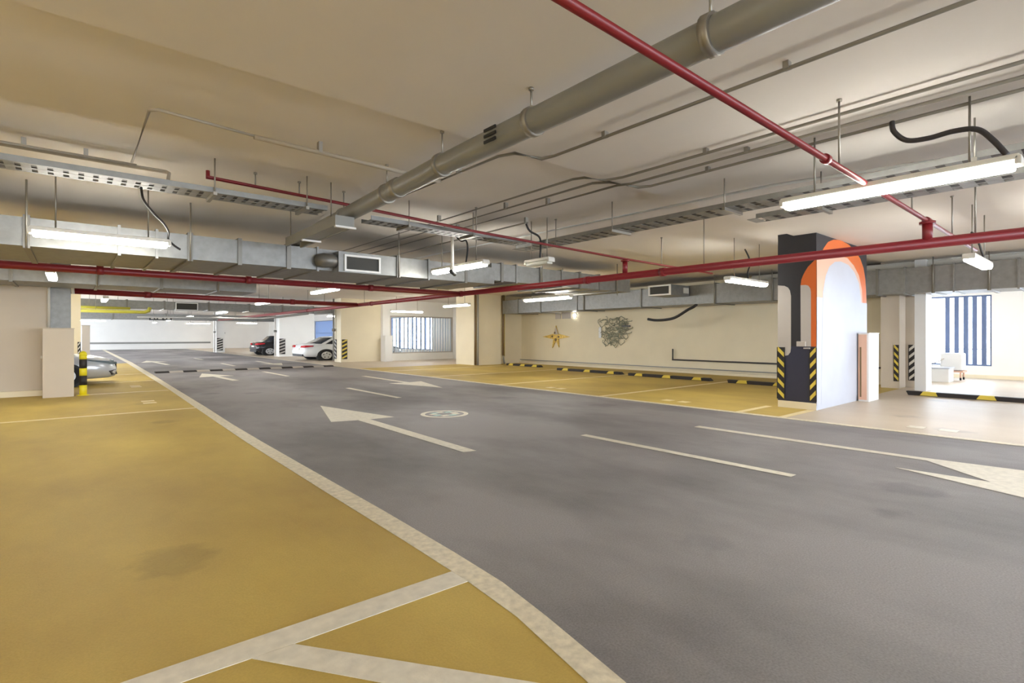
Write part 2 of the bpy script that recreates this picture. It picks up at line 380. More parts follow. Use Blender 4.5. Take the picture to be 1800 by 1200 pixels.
for (x, y, lab) in [(1.25, 13.8, 'faint pale bay number marks on the yellow paint left of the drive'), (1.35, 18.3, 'faint pale bay number marks in front of the silver car'),
                    (10.2, 6.45, 'faint pale bay number marks left of the mural pillar'), (10.2, 1.95, 'faint pale bay number marks on the beige bay at the right'),
                    (10.2, 10.2, 'faint pale bay number marks in the third yellow bay')]:
    t = thing('bay_number', lab, 'painted number', (x, y, 0), 'bay number marks')
    for k in (-1, 1):
        kid(MB().prism([(x-.12, y+k*.2-.11, .0036), (x+.12, y+k*.2-.11, .0036), (x+.12, y+k*.2+.11, .0036), (x-.12, y+k*.2+.11, .0036)], (0, 0, .002)), 'painted_digit', 'paint' if x > 10 and y < 4 else 'bay_line', t)
# round cover in the drive
t = thing('drain_cover', 'round pale teal and white patterned cover in the drive', 'drain cover', (5.25, 8.16, 0))
rg = MB()
for a in range(40):
    a0, a1 = 2*PI*a/40, 2*PI*(a+1)/40
    rg.prism([(5.25+math.cos(q)*rr, 8.16+math.sin(q)*rr, .001) for q, rr in ((a0, .36), (a1, .36), (a1, .44), (a0, .44))], (0, 0, .004))
kid(rg, 'ring', 'paint', t)
kid(MB().cyl((5.25, 8.16, .0005), (5.25, 8.16, .004), .355, 40), 'cover_plate', 'asphalt', t)
for q in range(9):
    a = q*2*PI/9; kid(MB().box(5.25+.21*math.cos(a)-.07, 5.25+.21*math.cos(a)+.07, 8.16+.21*math.sin(a)-.05, 8.16+.21*math.sin(a)+.05, .004, .007), 'cover_pattern', 'teal' if q % 2 else 'paint', t)

# speed bump
t = thing('speed_bump', 'low speed bump of dark and pale rubber segments across the drive', 'speed bump', (5.8, 24.4, 0))
N = 15; w = (DX-.15-2.4)/N
for i in range(N):
    x0 = 2.4+i*w
    kid(MB().prism([(x0, 24.15, .0), (x0, 24.65, .0), (x0, 24.52, .055), (x0, 24.28, .055)], (w-.01, 0, 0)), 'bump_segment', 'gblk' if i % 2 == 0 else 'mgrey', t)

# ---------------------------------------------------------------- wheel stops
def wheel_stop(y0, y1, label, x=15.75):
    t = thing('wheel_stop', label, 'wheel stop', (x, (y0+y1)/2, 0), 'wheel stops')
    kid(MB().prism([(x-.14, y0, .003), (x+.14, y0, .003), (x+.08, y0+.06, .095), (x-.08, y0+.06, .095)], (0, y1-y0, 0)), 'rubber_body', 'gblk', t)
    n = 3; L = (y1-y0)
    for i in range(n):
        c = y0+L*(.14+.36*i)
        kid(MB().prism([(x-.145, c-.17, .012), (x-.145, c+.17, .012), (x-.086, c+.12, .098), (x-.086, c-.12, .098)], (-.006, 0, .004)), 'reflective_patch', 'gyel', t)
        kid(MB().box(x-.08, x+.08, c-.12, c+.12, .096, .101), 'reflective_patch', 'gyel', t)
wheel_stop(17.35, 19.7, 'black rubber wheel stop farthest along the cream wall', 16.4)
wheel_stop(12.15, 15.45, 'black rubber wheel stop below the wire scribble on the wall', 15.65)
wheel_stop(8.55, 11.7, 'black rubber wheel stop in the middle bay of the long wall', 15.55)
wheel_stop(4.9, 7.9, 'black rubber wheel stop half hidden behind the mural pillar', 15.5)
wheel_stop(.6, 3.45, 'black and yellow wheel stop in the pale bay at the right edge', 15.75)

# ---------------------------------------------------------------- corner guards
def guard_x(p, x, y0, y1, z0, z1, sgn=1, n=5, yel='gyel'):
    """guard strip on a face x = const facing -X"""
    g = kid(MB().box(x-.022, x, y0, y1, z0, z1), 'corner_guard', 'gblk', p)
    h = (z1-z0)/n; s = (y1-y0)
    for i in range(n):
        zc = z0+h*(i+.35); o = .30*h*sgn
        pts = [(x-.023, y0+.01, zc-o), (x-.023, y1-.12*s, zc+o), (x-.023, y1-.12*s, zc+o+h*.42), (x-.023, y0+.01, zc-o+h*.42)]
        kid(MB().prism(pts, (-.002, 0, 0)), 'hazard_stripe', yel, g)
def guard_y(p, y, x0, x1, z0, z1, sgn=1, n=5, yel='gyel'):
    g = kid(MB().box(x0, x1, y-.022, y, z0, z1), 'corner_guard', 'gblk', p)
    h = (z1-z0)/n
    for i in range(n):
        zc = z0+h*(i+.35); o = .30*h*sgn
        pts = [(x0+.01, y-.023, zc-o), (x1-.02, y-.023, zc+o), (x1-.02, y-.023, zc+o+h*.42), (x0+.01, y-.023, zc-o+h*.42)]
        kid(MB().prism(pts, (0, -.002, 0)), 'hazard_stripe', yel, g)

# ---------------------------------------------------------------- mural pillar
PX0, PX1, PY0, PY1 = 11.0, 14.0, 3.88, 4.60
t = thing('mural_pillar', 'deep rectangular pillar painted with orange, navy and white arches', 'pillar', (PX0, PY0, 0))
kid(MB().box(PX0, PX1, PY0, YS, 0, CN).box(PX0, PX1, YS, PY1, 0, CF), 'pillar_body', 'mwhite', t)
kid(MB().box(PX0-.004, PX0, PY0, PY1, 0, .14), 'plinth', 'cream', t)
e = .004
def face_x(pts, z, m, name, lab=None): return kid(MB().prism([(PX0-z, y, zz) for y, zz in pts], (-.002, 0, 0)), name, m, t, lab)
def face_y(pts, z, m, name, lab=None): return kid(MB().prism([(x, PY0-z, zz) for x, zz in pts], (0, -.002, 0)), name, m, t, lab)
face_x([(PY0, 1.24), (PY1, 1.24), (PY1, CF-.003), (PY0, CF-.003)], .001, 'char', 'mural_panel', 'charcoal upper panel')
face_x([(PY0, .14), (PY1, .14), (PY1, 1.24), (PY0, 1.24)], .001, 'navy', 'mural_panel', 'navy lower panel')
def arcpts(cx, cy, rx, ry, a0, a1, n=12): return [(cx+rx*math.cos(math.radians(a0+(a1-a0)*i/n)), cy+ry*math.sin(math.radians(a0+(a1-a0)*i/n))) for i in range(n+1)]
face_x([(PY0, 1.24)]+[(3.985, 1.24), (4.16, 2.3)]+[(4.165, 2.45), (4.15, 2.56), (4.12, 2.64), (4.08, 2.72), (4.03, 2.80), (3.97, 2.86), (3.92, 2.91), (3.88, 2.94)], .004, 'orange', 'mural_arch', 'orange quarter arch on the narrow face')
face_x([(3.975, 1.24), (4.16, 1.24), (4.165, 2.45), (4.07, 2.45), (4.02, 2.43), (3.985, 2.37), (3.975, 2.30)], .007, 'mgrey', 'mural_panel', 'grey round-shouldered stripe')
face_x([(PY1-.001, 1.02), (4.40, 1.06), (4.355, 1.12), (4.345, 1.2), (4.345, 2.25), (4.365, 2.36), (4.40, 2.42), (4.47, 2.46), (PY1-.001, 2.48)], .004, 'mgrey', 'mural_panel', 'grey round-shouldered stripe at the edge')
face_y([(PX0, 2.2), (PX1, 2.2), (PX1, CN-.003), (PX0, CN-.003)], .001, 'char', 'mural_panel', 'charcoal spandrel')
face_y([(PX0, 2.15), (13.98, 1.95), (13.97, 2.35), (13.9, 2.75), (13.77, 3.0), (13.56, 3.18), (13.2, 3.33), (12.8, 3.42), (12.3, 3.46), (11.9, 3.42), (11.6, 3.34), (11.38, 3.2), (11.2, 3.05), (11.08, 2.94), (PX0, 2.9)], .004, 'orange', 'mural_arch', 'orange arch on the broad face')
face_y([(PX0, 2.1), (13.72, 2.0), (13.65, 2.5), (13.45, 2.8), (13.1, 3.0), (12.7, 3.12), (12.2, 3.12), (11.6, 3.08), (PX0, 2.98)], .007, 'salmon', 'mural_arch', 'salmon band inside the orange arch')
face_y([(PX0+.2, .1), (13.7, .1), (13.7, 1.5), (13.58, 2.3), (13.45, 2.62), (13.15, 2.85), (12.75, 2.98), (12.3, 3.01), (11.95, 2.97), (11.65, 2.85), (11.45, 2.65), (11.3, 2.3)], .010, 'mwhite', 'mural_arch', 'white inner arch')
face_y([(PX0, .1), (PX1, .1), (PX1, 2.2), (PX0, 2.2)], .008, 'mwhite', 'mural_panel', 'pale lower field')
guard_x(t, PX0-.006, 4.46, PY1+.01, .17, 1.22, 1)
guard_x(t, PX0-.006, PY0-.01, 4.0, .17, 1.22, -1)
kid(MB().box(PX0-.07, PX0-.004, 4.06, 4.22, 1.24, 1.34, .008), 'socket_box', 'mgrey', t)
kid(MB().box(PX0-.05, PX0-.004, 3.98, 4.1, 1.19, 1.22, .004), 'socket_flap', 'mgrey', t)

# white boxed guard next to the pillar's far end
def pipe_box(x0, x1, y0, y1, h, label, m='cream', slot=None):
    t = thing('pipe_guard_box', label, 'pipe box', (x0, y0, 0), 'boxed pipe guards')
    kid(MB().box(x0, x1, y0, y1, 0, h, .01), 'box_body', m, t)
    kid(MB().box(x0-.01, x1+.01, y0-.01, y1+.01, h, h+.015), 'box_top', m, t)
    return t
t = pipe_box(13.30, 14.0, 3.64, 3.845, 1.50, 'tall narrow white pipe box beside the broad face of the mural pillar', 'white_m')
kid(MB().box(13.292, 13.30, 3.68, 3.84, .04, 1.48), 'side_panel', 'salmon', t, 'pinkish side strip')
kid(MB().box(13.285, 13.292, 3.78, 3.81, .1, 1.2), 'slot', 'brown', t)
t = pipe_box(-.56, .0, 16.2, 16.88, 1.62, 'tall beige pipe box in front of the left wall end', 'taupe')
kid(MB().box(-.60, -.56, 16.4, 16.46, .92, .98), 'latch', 'offwhite', t)
pipe_box(13.3, 13.75, 26.75, 27.3, 1.45, 'low white pipe box left of the slatted window', 'white_m')
pipe_box(.20, .42, 23.0, 23.6, 1.80, 'pale pipe box behind the silver car', 'mgrey')

# other pillars
def pillar(x0, x1, y0, y1, m, label, guards, hgt=CF):
    t = thing('concrete_pillar', label, 'pillar', (x0, y0, 0), 'plain pillars')
    kid(MB().box(x0, x1, y0, y1, 0, hgt), 'pillar_body', m, t)
    for g in guards:
        (guard_x if g[0] == 'x' else guard_y)(t, *g[1:])
    return t
pillar(11.15, 13.5, 27.7, 28.6, 'cream', 'wide cream pillar right of the white car', [('y', 27.7, 11.2, 11.5, .17, 1.25), ('x', 11.15, 28.3, 28.6, .17, 1.25, 1, 5, 'offwhite')])
pillar(10.9, 13.3, 38.0, 39.2, 'white_wall', 'white pillar between the black car and the white car', [('y', 38.0, 10.9, 11.3, .17, 1.25, 1, 5, 'mgrey')])
pillar(9.45, 10.1, 51.0, 52.2, 'white_wall', 'farthest white pillar near the end wall', [('y', 51.0, 9.5, 9.95, .17, 1.25, 1, 5, 'offwhite')])
pillar(-.12, .19, 25.2, 26.0, 'cream', 'slim cream pillar with black stripes behind the silver car', [('y', 25.2, .10, .19, .6, 1.22, 1, 4, 'offwhite')])
pillar(17.3, 18.3, 4.02, 4.45, 'taupe', 'grey-beige pier with a black yellow guard in the recess right of the mural pillar', [('x', 17.3, 4.03, 4.15, .2, 1.2, 1)])
pillar(17.9, 18.6, 3.78, 4.02, 'taupe', 'narrow beige pier with a striped guard next to the bright white column', [('x', 17.9, 3.80, 3.95, .2, 1.2, -1, 5, 'offwhite')])
pillar(17.0, 17.6, 3.38, 3.62, 'white_m', 'bright white column left of the five-slat window', [])

# ---------------------------------------------------------------- fixtures
def ring_hanger(b, x, y, z, r, axis): pass
def luminaire(c, ax, L, label, lit=True, rods=True, group='linear ceiling lights', w=.15, rod_off=.33):
    x, y, z = c
    t = thing('ceiling_light', label, 'ceiling light', c, group)
    def B(a0, a1, hw, z0, z1, bev=0): 
        return MB().box(x+a0, x+a1, y-hw, y+hw, z0, z1, bev) if ax == 'x' else MB().box(x-hw, x+hw, y+a0, y+a1, z0, z1, bev)
    kid(B(-L/2, L/2, w*.5, z+.015, z+.065, .012), 'housing', 'offwhite', t)
    kid(B(-L/2+.03, L/2-.03, w*.46, z-.055, z+.015, .025), 'diffuser', 'lit' if lit else 'unlit', t)
    for s in (-1, 1):
        kid(B(min(s*(L/2-.03), s*(L/2+.012)), max(s*(L/2-.03), s*(L/2+.012)), w*.5, z-.02, z+.05, .008), 'end_cap', 'offwhite', t)
        if rods:
            a = s*L*rod_off; px, py = (x+a, y) if ax == 'x' else (x, y+a)
            kid(MB().cyl((px, py, z+.06), (px, py, ceil_at(py)), .009, 8), 'suspension_rod', 'steel', t)
    return t
luminaire((5.72, 1.44, 2.82), 'y', 1.80, 'large lit strip light in the right foreground with dark flex')
luminaire((.30, 8.62, 2.72), 'x', 1.44, 'lit strip light hanging before the long duct at the left edge')
luminaire((5.62, 8.25, 2.75), 'y', 1.75, 'lit strip light beside the white camera pole in the middle')
luminaire((6.3, 6.72, 2.75), 'y', .62, 'short unlit strip light hanging on a dark flex above the red pipe', lit=False)
luminaire((11.2, 5.33, 2.62), 'x', 1.75, 'lit strip light just left of the mural pillar')
luminaire((11.0, 1.52, 2.62), 'x', 1.60, 'lit strip light right of the mural pillar near the silver duct')
luminaire((5.55, 15.0, 2.76), 'y', 2.0, 'lit strip light beyond the long duct above the drive')
luminaire((5.55, 21.3, 2.72), 'y', 2.0, 'lit strip light crossing the second red pipe')
luminaire((6.0, 31.0, 2.70), 'y', 2.2, 'faint strip light farther along the drive before the yellow pipe')
luminaire((6.0, 41.0, 2.75), 'y', 2.2, 'lit strip light far down the drive')
luminaire((6.0, 51.0, 2.75), 'y', 2.2, 'lit strip light second farthest down the drive')
luminaire((6.0, 61.0, 2.75), 'y', 2.2, 'farthest lit strip light down the drive')
luminaire((11.4, 11.8, 2.62), 'y', 2.1, 'lit strip light over the yellow bays before the long wall')
luminaire((-.33, 13.4, 2.62), 'y', 1.5, 'lit strip light seen end-on high at the left wall end')
luminaire((.75, 21.2, 2.62), 'y', 1.5, 'lit strip light above the silver car')
luminaire((.9, 34, 2.7), 'x', 2.6, 'lit strip light high behind the small striped pillar')
luminaire((20.5, 1.5, 2.85), 'x', 1.8, 'added unseen strip light over the pale bay by the five-slat window')  # out of frame, added to brighten the right bay
luminaire((12.5, 18.5, 2.75), 'y', 1.9, 'lit strip light over the far yellow bays')
luminaire((13.6, 24.8, 2.75), 'x', 1.9, 'lit strip light before the wide slatted window')
luminaire((13.5, 33.5, 2.75), 'x', 1.9, 'added strip light over the parked white car')  # lamps from here down are added to brighten the far end and foreground
luminaire((13.5, 45, 2.75), 'x', 1.9, 'added strip light over the bays behind the black car')
luminaire((13.5, 58, 2.75), 'x', 1.9, 'added strip light near the end wall over the right bays')
luminaire((0, -3.5, 2.85), 'y', 1.8, 'added unseen strip light behind the camera on the left')  # unseen, added to lift the dim floor near the camera
luminaire((5.7, -4.5, 2.82), 'y', 1.8, 'added unseen strip light behind the camera over the drive')
luminaire((12.0, -4.0, 2.82), 'y', 1.8, 'added unseen strip light behind the camera over the right bays')
luminaire((-3.8, 3.0, 2.85), 'y', 1.8, 'added strip light out of view over the left bays')
luminaire((-3.0, 12.5, 2.70), 'x', 1.8, 'added strip light out of view over the bay before the left wall')
luminaire((-3.5, 24, 2.7), 'y', 1.8, 'added unseen strip light above the hidden tail of the silver car')
luminaire((-3.5, 42, 2.7), 'y', 1.8, 'added strip light far left behind the parked cars')  # added for more light on the far walls
luminaire((1.0, 46, 2.75), 'x', 2.2, 'added strip light over the far left of the drive')
luminaire((1.0, 57, 2.75), 'x', 2.2, 'added strip light before the end wall on the left')
luminaire((10.0, 63, 2.75), 'x', 2.2, 'added strip light before the end wall on the right')
luminaire((-3.5, 56, 2.7), 'y', 1.8, 'added strip light farthest left near the end wall')

def tube_thing(name, pts, r, m, label, cat, smooth=True, seg=10, turn=4):
    o = MB().tube(pts, r, seg, smooth, turn).build(name, m); return tag(o, label, cat)
tube_thing('flex_cable', [(5.70, 1.38, 3.40), (5.68, 1.36, 3.30), (5.70, 1.27, 3.20), (5.72, 1.12, 3.18), (5.72, .95, 3.19), (5.72, .80, 3.16), (5.72, .70, 3.04), (5.72, .62, 2.90)], .022, 'cable', 'thick dark flex looping from the conduits to the large right light', 'cable')
tube_thing('flex_cable', [(.56, 6.95, 3.07), (.60, 7.15, 2.98), (.74, 7.6, 2.93), (.88, 8.0, 2.90), (.98, 8.4, 2.86), (1.0, 8.58, 2.79), (1.07, 8.62, 2.72), (1.15, 8.64, 2.67)], .014, 'black', 'thin black flex drooping to the light at the left edge', 'cable')
tube_thing('flex_cable', [(6.02, 6.75, 3.40), (6.08, 6.72, 3.28), (6.28, 6.7, 3.2), (6.32, 6.7, 3.05), (6.3, 6.7, 2.81)], .018, 'black', 'black S-shaped flex above the short unlit light', 'cable')
tube_thing('flex_cable', [(5.35, 8.1, 3.40), (5.5, 8.0, 3.22), (5.62, 8.0, 3.24), (5.66, 8.0, 3.1), (5.62, 8.0, 2.81)], .016, 'black', 'black flex dropping to the light beside the camera pole', 'cable')
tube_thing('flex_cable', [(11.1, 5.33, 3.32), (11.28, 5.33, 3.16), (11.32, 5.33, 3.0), (11.25, 5.33, 2.88), (11.22, 5.33, 2.8), (11.24, 5.33, 2.69)], .016, 'black', 'short black flex above the light left of the mural pillar', 'cable')
tube_thing('flex_cable', [(10.3, 1.5, 3.0), (10.6, 1.5, 2.98), (10.9, 1.5, 2.9), (11.2, 1.5, 2.76), (11.4, 1.5, 2.69)], .016, 'cable', 'dark flex above the light right of the mural pillar', 'cable')
tube_thing('flex_cable', [(16.66, 9.7, 2.56), (16.6, 9.8, 2.46), (16.55, 10.0, 2.36), (16.6, 10.5, 2.12), (16.6, 10.9, 2.04), (16.6, 11.35, 2.03), (16.62, 11.7, 2.08)], .05, 'black', 'thick black cable end drooping from the duct before the cream wall', 'cable')

# ---------------------------------------------------------------- ducts
def duct(name_label, runs, flanges, hang=(), extra=None, m='galv'):
    """runs: list of boxes (x0,x1,y0,y1,z0,z1); flanges: boxes rings given as (axis, pos, box index)"""
    x0, x1, y0, y1, z0, z1 = runs[0]
    t = thing('ventilation_duct', name_label, 'air duct', (x0, y0, z0), 'galvanised air ducts')
    b = MB()
    for q in runs: b.box(*q)
    kid(b, 'duct_body', m, t)
    for (ax, pos, k, wd) in flanges:
        X0, X1, Y0, Y1, Z0, Z1 = runs[k]; g = .03
        if ax == 'x': f = MB().box(pos-wd, pos+wd, Y0-g, Y1+g, Z0-g, Z0).box(pos-wd, pos+wd, Y0-g, Y1+g, Z1, Z1+g).box(pos-wd, pos+wd, Y0-g, Y0, Z0, Z1).box(pos-wd, pos+wd, Y1, Y1+g, Z0, Z1)
        else: f = MB().box(X0-g, X1+g, pos-wd, pos+wd, Z0-g, Z0).box(X0-g, X1+g, pos-wd, pos+wd, Z1, Z1+g).box(X0-g, X0, pos-wd, pos+wd, Z0, Z1).box(X1, X1+g, pos-wd, pos+wd, Z0, Z1)
        kid(f, 'duct_flange', 'galv_dark' if wd > .02 else 'galv', t)
    for (x, y) in hang:
        kid(MB().cyl((x, y, z0-.03), (x, y, ceil_at(y)), .012, 8), 'hanger_rod', 'steel', t)
    return t
D = duct('long silver duct hanging across the garage from the left edge to the middle', [(-6.4, 7.4, 9.4, 11.3, 2.64, 3.02), (7.4, 12.6, 9.5, 11.2, 2.74, 3.14)],
     [('x', p, 0, w) for p, w in [(-.48, .035), (.50, .018), (.95, .018), (1.38, .035), (2.08, .03), (2.85, .035), (3.35, .018), (4.95, .035), (5.65, .018), (6.6, .03), (-1.5, .02), (-2.6, .035), (-4, .03)]] +
     [('x', p, 1, w) for p, w in [(7.7, .035), (8.15, .018), (8.95, .035), (9.7, .02), (10.4, .035), (11.2, .018), (11.95, .03)]],
     [(-.48, 9.36), (1.38, 9.36), (4.95, 9.36), (8.95, 9.42), (11.9, 9.42)])
# side box with grille on the long duct
def grille(t, x0, x1, y, z0, z1):
    f = MB(); g = .035
    f.box(x0, x1, y-.03, y, z0, z0+g).box(x0, x1, y-.03, y, z1-g, z1).box(x0, x0+g, y-.03, y, z0+g, z1-g).box(x1-g, x1, y-.03, y, z0+g, z1-g)
    fr = kid(f, 'grille_frame', 'white_m', t, 'white grille frame')
    l = MB().box(x0+g, x1-g, y-.008, y-.002, z0+g, z1-g)
    kid(l, 'grille_louvre', 'dark', t)
g = thing('air_grille_box', 'duct side box with white-framed dark grille on the long duct', 'air grille', (3.75, 9.05, 2.64), 'duct grilles')
kid(MB().box(3.62, 4.45, 9.1, 9.38, 2.60, 2.97), 'box_body', 'galv', g); grille(g, 3.72, 4.42, 9.1, 2.62, 2.92)
kid(MB().tube([(3.62, 9.22, 2.8), (3.5, 9.24, 2.8), (3.42, 9.26, 2.8), (3.36, 9.36, 2.8)], .12, 14), 'flex_connector', 'galv_dark', g)
D2 = duct('silver duct running along the cream wall and behind the mural pillar', [(16.6, 17.9, -4, 20.4, 2.56, 3.22)],
     [('y', p, 0, w) for p, w in [(-2, .03), (-.5, .02), (.6, .03), (1.6, .02), (2.1, .035), (2.75, .018), (3.15, .035), (3.75, .02), (4.35, .03), (5.6, .03), (7.1, .03), (9.0, .035), (12.0, .03), (14.9, .035), (15.3, .02), (17.6, .035), (19.2, .03)]],
     [(16.56, 2.1), (16.56, 3.15), (16.56, 7.1), (16.56, 9.0), (16.56, 14.9)])
g = thing('air_grille_box', 'pale box with white-framed grille before the duct on the cream wall', 'air grille', (15.4, 9.9, 2.8), 'duct grilles')
kid(MB().box(15.45, 16.57, 9.95, 10.85, 2.84, 3.20), 'box_body', 'galv', g)
f = MB(); X = 15.45
f.box(X-.03, X, 9.95, 10.02, 2.84, 3.2).box(X-.03, X, 10.78, 10.85, 2.84, 3.2).box(X-.03, X, 10.02, 10.78, 2.84, 2.89).box(X-.03, X, 10.02, 10.78, 3.15, 3.2)
kid(f, 'grille_frame', 'white_m', g, 'white grille frame'); kid(MB().box(X-.012, X-.001, 10.02, 10.78, 2.89, 3.15), 'grille_louvre', 'dark', g)
kid(MB().box(16.2, 16.5, 9.92, 9.95, 2.93, 3.12), 'access_cover', 'offwhite', g)
duct('silver duct crossing behind the red pipes beyond the long duct', [(-6.4, 3.7, 14.9, 16.4, 2.60, 2.92)], [('x', p, 0, .03) for p in (-1, .4, 1.6, 2.8)], [(.4, 14.86), (2.8, 14.86)])
D4 = duct('far grey-green duct spanning above the speed bump', [(-2, 11.1, 28.7, 30.0, 2.70, 3.04)], [('x', p, 0, .035) for p in (0, 1.8, 3.2, 5, 6.8, 8.4, 10)], [(0, 28.66), (5, 28.66), (8.4, 28.66)])
g = thing('air_grille_box', 'small far grille box with dark opening on the distant duct', 'air grille', (3.6, 28.4, 2.66), 'duct grilles')
kid(MB().box(3.6, 4.5, 28.45, 28.68, 2.62, 3.02), 'box_body', 'galv', g); grille(g, 3.6, 4.5, 28.45, 2.64, 3.0)
duct('farthest pale duct near the end wall', [(0, 13, 44, 45.5, 2.6, 3.0)], [('x', p, 0, .04) for p in (2, 5, 8, 11)], [(2, 43.96), (8, 43.96)])
duct('vertical silver riser duct behind the left pipe box', [(-.50, -.06, 16.90-.02, 16.99, 1.6, CF)] if False else [(-.46, -.06, 17.02, 17.5, 1.0, CF)], [])
# white round pipe above the right duct
def pipe(label, pts, r, m, name='ceiling_pipe', cat='pipe', hang=(), coup=(), hr=.009, group=None, joint_r=1.25, ring='steel', seg=16):
    t = thing(name, label, cat, pts[0], group)
    kid(MB().tube(pts, r, seg), 'pipe_run', m, t)
    for (x, y, z) in hang:
        h = MB().cyl((x, y, z+r), (x, y, ceil_at(y)), hr, 8)
        h.cyl((x, y, ceil_at(y)-.02), (x, y, ceil_at(y)), hr*2.4, 10)
        kid(h, 'hanger_rod', 'steel', t)
    for (a, b, rr) in coup:
        kid(MB().cyl(a, b, r*rr, 18), 'coupling', m if ring is None else ring, t)
    return t
pipe('thick white pipe high above the right-hand duct', [(17.2, -5, 3.34), (17.2, 8, 3.34)], .10, 'offwhite', hang=())
# big grey pipe
rr = .105
t = pipe('thick grey drain pipe crossing the ceiling from upper right to the long duct', [(2.78, -2.0, 3.17), (2.80, 1.5, 3.17), (2.84, 4.5, 3.17), (2.98, 8.2, 3.15), (3.06, 9.9, 3.15)], rr, 'pvc', 'drain_pipe', 'pipe',
     hang=[(2.79, 1.54, 3.17), (2.82, 3.10, 3.17), (2.835, 4.45, 3.17), (2.88, 5.75, 3.16), (2.94, 7.2, 3.16)],
     coup=[((2.79, 1.50, 3.17), (2.79, 1.56, 3.17), 1.14), ((2.82, 3.05, 3.17), (2.82, 3.11, 3.17), 1.14), ((2.835, 4.42, 3.17), (2.835, 4.48, 3.17), 1.14), ((2.865, 5.40, 3.163), (2.87, 5.55, 3.163), 1.1), ((2.88, 5.72, 3.16), (2.883, 5.78, 3.16), 1.14), ((2.94, 7.17, 3.155), (2.943, 7.23, 3.155), 1.14)])
for dz in (-.05, 0, .05):
    kid(MB().box(2.70, 2.712, 3.42, 3.58, 3.165+dz-.012, 3.165+dz+.012), 'printed_mark', 'black', t)
# rectangular drop box where the pipe meets the long duct
t = thing('cable_trunking', 'grey rectangular trunking with pale end frames and open dark end below the thick pipe', 'trunking', (2.62, 6.7, 2.93))
kid(MB().box(2.62, 2.65, 6.7, 8.8, 2.90, 3.02).box(2.85, 2.88, 6.7, 8.8, 2.90, 3.02).box(2.62, 2.88, 6.7, 8.8, 3.02, 3.04).box(2.65, 2.85, 6.7, 6.72, 2.9, 3.02), 'trunking_body', 'pvc', t)
kid(MB().box(2.65, 2.85, 6.72, 8.0, 2.91, 2.92), 'cover_plate', 'pvc', t)
kid(MB().box(2.65, 2.85, 8.0, 8.78, 3.00, 3.015), 'open_end', 'black', t)
for yy in (6.66, 7.95): kid(MB().box(2.61, 2.89, yy, yy+.05, 2.875, 2.90), 'end_frame', 'white_m', t)
for yy in (6.9, 8.6): kid(MB().cyl((2.64, yy, 3.04), (2.64, yy, CF), .009, 8), 'hanger_rod', 'steel', t)

# red pipes ------------------------------------------------------------
pipe('long dark red main pipe passing just before the mural pillar to the far end', [(8.12, -3, 2.6), (8.12, 43, 2.6)], .065, 'red', 'sprinkler_main', 'fire pipe',
     hang=[(8.12, y, 2.6) for y in (1.15, 4.6, 8.6, 13, 18, 24, 31, 38)],
     coup=[((8.12, y-.05, 2.6), (8.12, y+.05, 2.6), 1.22) for y in (-.6, 5.4, 7.2, 11.8, 17.4, 24)], group='red fire pipes', ring=None)
pipe('red main pipe crossing under the long duct from the left edge', [(-6.4, 11.62, 2.6), (8.12, 11.8, 2.6)], .065, 'red', 'sprinkler_main', 'fire pipe',
     hang=[(x, 11.7, 2.6) for x in (.2, 3, 6.2)] if False else (), coup=[((x, 11.65+.012*x, 2.6), (x+.1, 11.65+.012*x, 2.6), 1.22) for x in (.3, 2.7, 5.4)], group='red fire pipes', ring=None)
pipe('second red main pipe farther away above the drive', [(-.1, 17.4, 2.6), (3.5, 18.1, 2.6), (8.05, 18.5, 2.6)], .075, 'red', 'sprinkler_main', 'fire pipe',
     hang=[(2.0, 17.8, 2.6), (4.6, 18.2, 2.6), (6.8, 18.4, 2.6)], coup=[((1.5, 17.71, 2.6), (1.65, 17.74, 2.6), 1.2), ((5.6, 18.28, 2.6), (5.75, 18.3, 2.6), 1.2)], group='red fire pipes', ring=None)
pipe('thin red sprinkler branch across the ceiling from the left to the middle', [(1.22, 7.07, 3.42), (1.22, 7.07, 3.34), (1.27, 7.07, 3.34), (2.89, 7.16, 3.32), (4.93, 6.73, 3.12), (8.12, 6.24, 2.93), (11.6, 6.36, 2.93)], .022, 'red', 'sprinkler_branch', 'fire pipe',
     hang=[(1.75, 7.1, 3.33), (2.3, 7.13, 3.325), (4.93, 6.73, 3.12), (6.5, 6.5, 3.03), (9.4, 6.28, 2.93)], group='red fire pipes', seg=10)
t = pipe('red sprinkler branch slanting over the drive from top centre to the main pipe', [(-4, 1.50, 2.88), (8.12, 1.60, 2.88), (11.5, 1.62, 2.88)], .026, 'red', 'sprinkler_branch', 'fire pipe',
     hang=[(4.95, 1.57, 2.88), (7.4, 1.6, 2.88), (9.6, 1.61, 2.88)], coup=[((4.62, 1.57, 2.88), (4.68, 1.57, 2.88), 1.5), ((8.04, 1.6, 2.88), (8.2, 1.6, 2.88), 1.6)], group='red fire pipes', ring=None, seg=12)
kid(MB().cyl((8.12, 1.6, 2.62), (8.12, 1.6, 2.86), .055, 14).cyl((8.12, 1.6, 2.84), (8.12, 1.6, 2.87), .085, 14), 'riser_tee', 'red', t)
t2 = thing('pipe_riser', 'short red riser joining the thin sprinkler branch to the main pipe', 'fire pipe', (8.12, 6.1, 2.6), 'red fire pipes')
kid(MB().cyl((8.12, 6.24, 2.66), (8.12, 6.24, 2.9), .05, 14), 'riser', 'red', t2); kid(MB().cyl((8.12, 6.24, 2.88), (8.12, 6.24, 2.905), .08, 14), 'flange', 'red', t2)

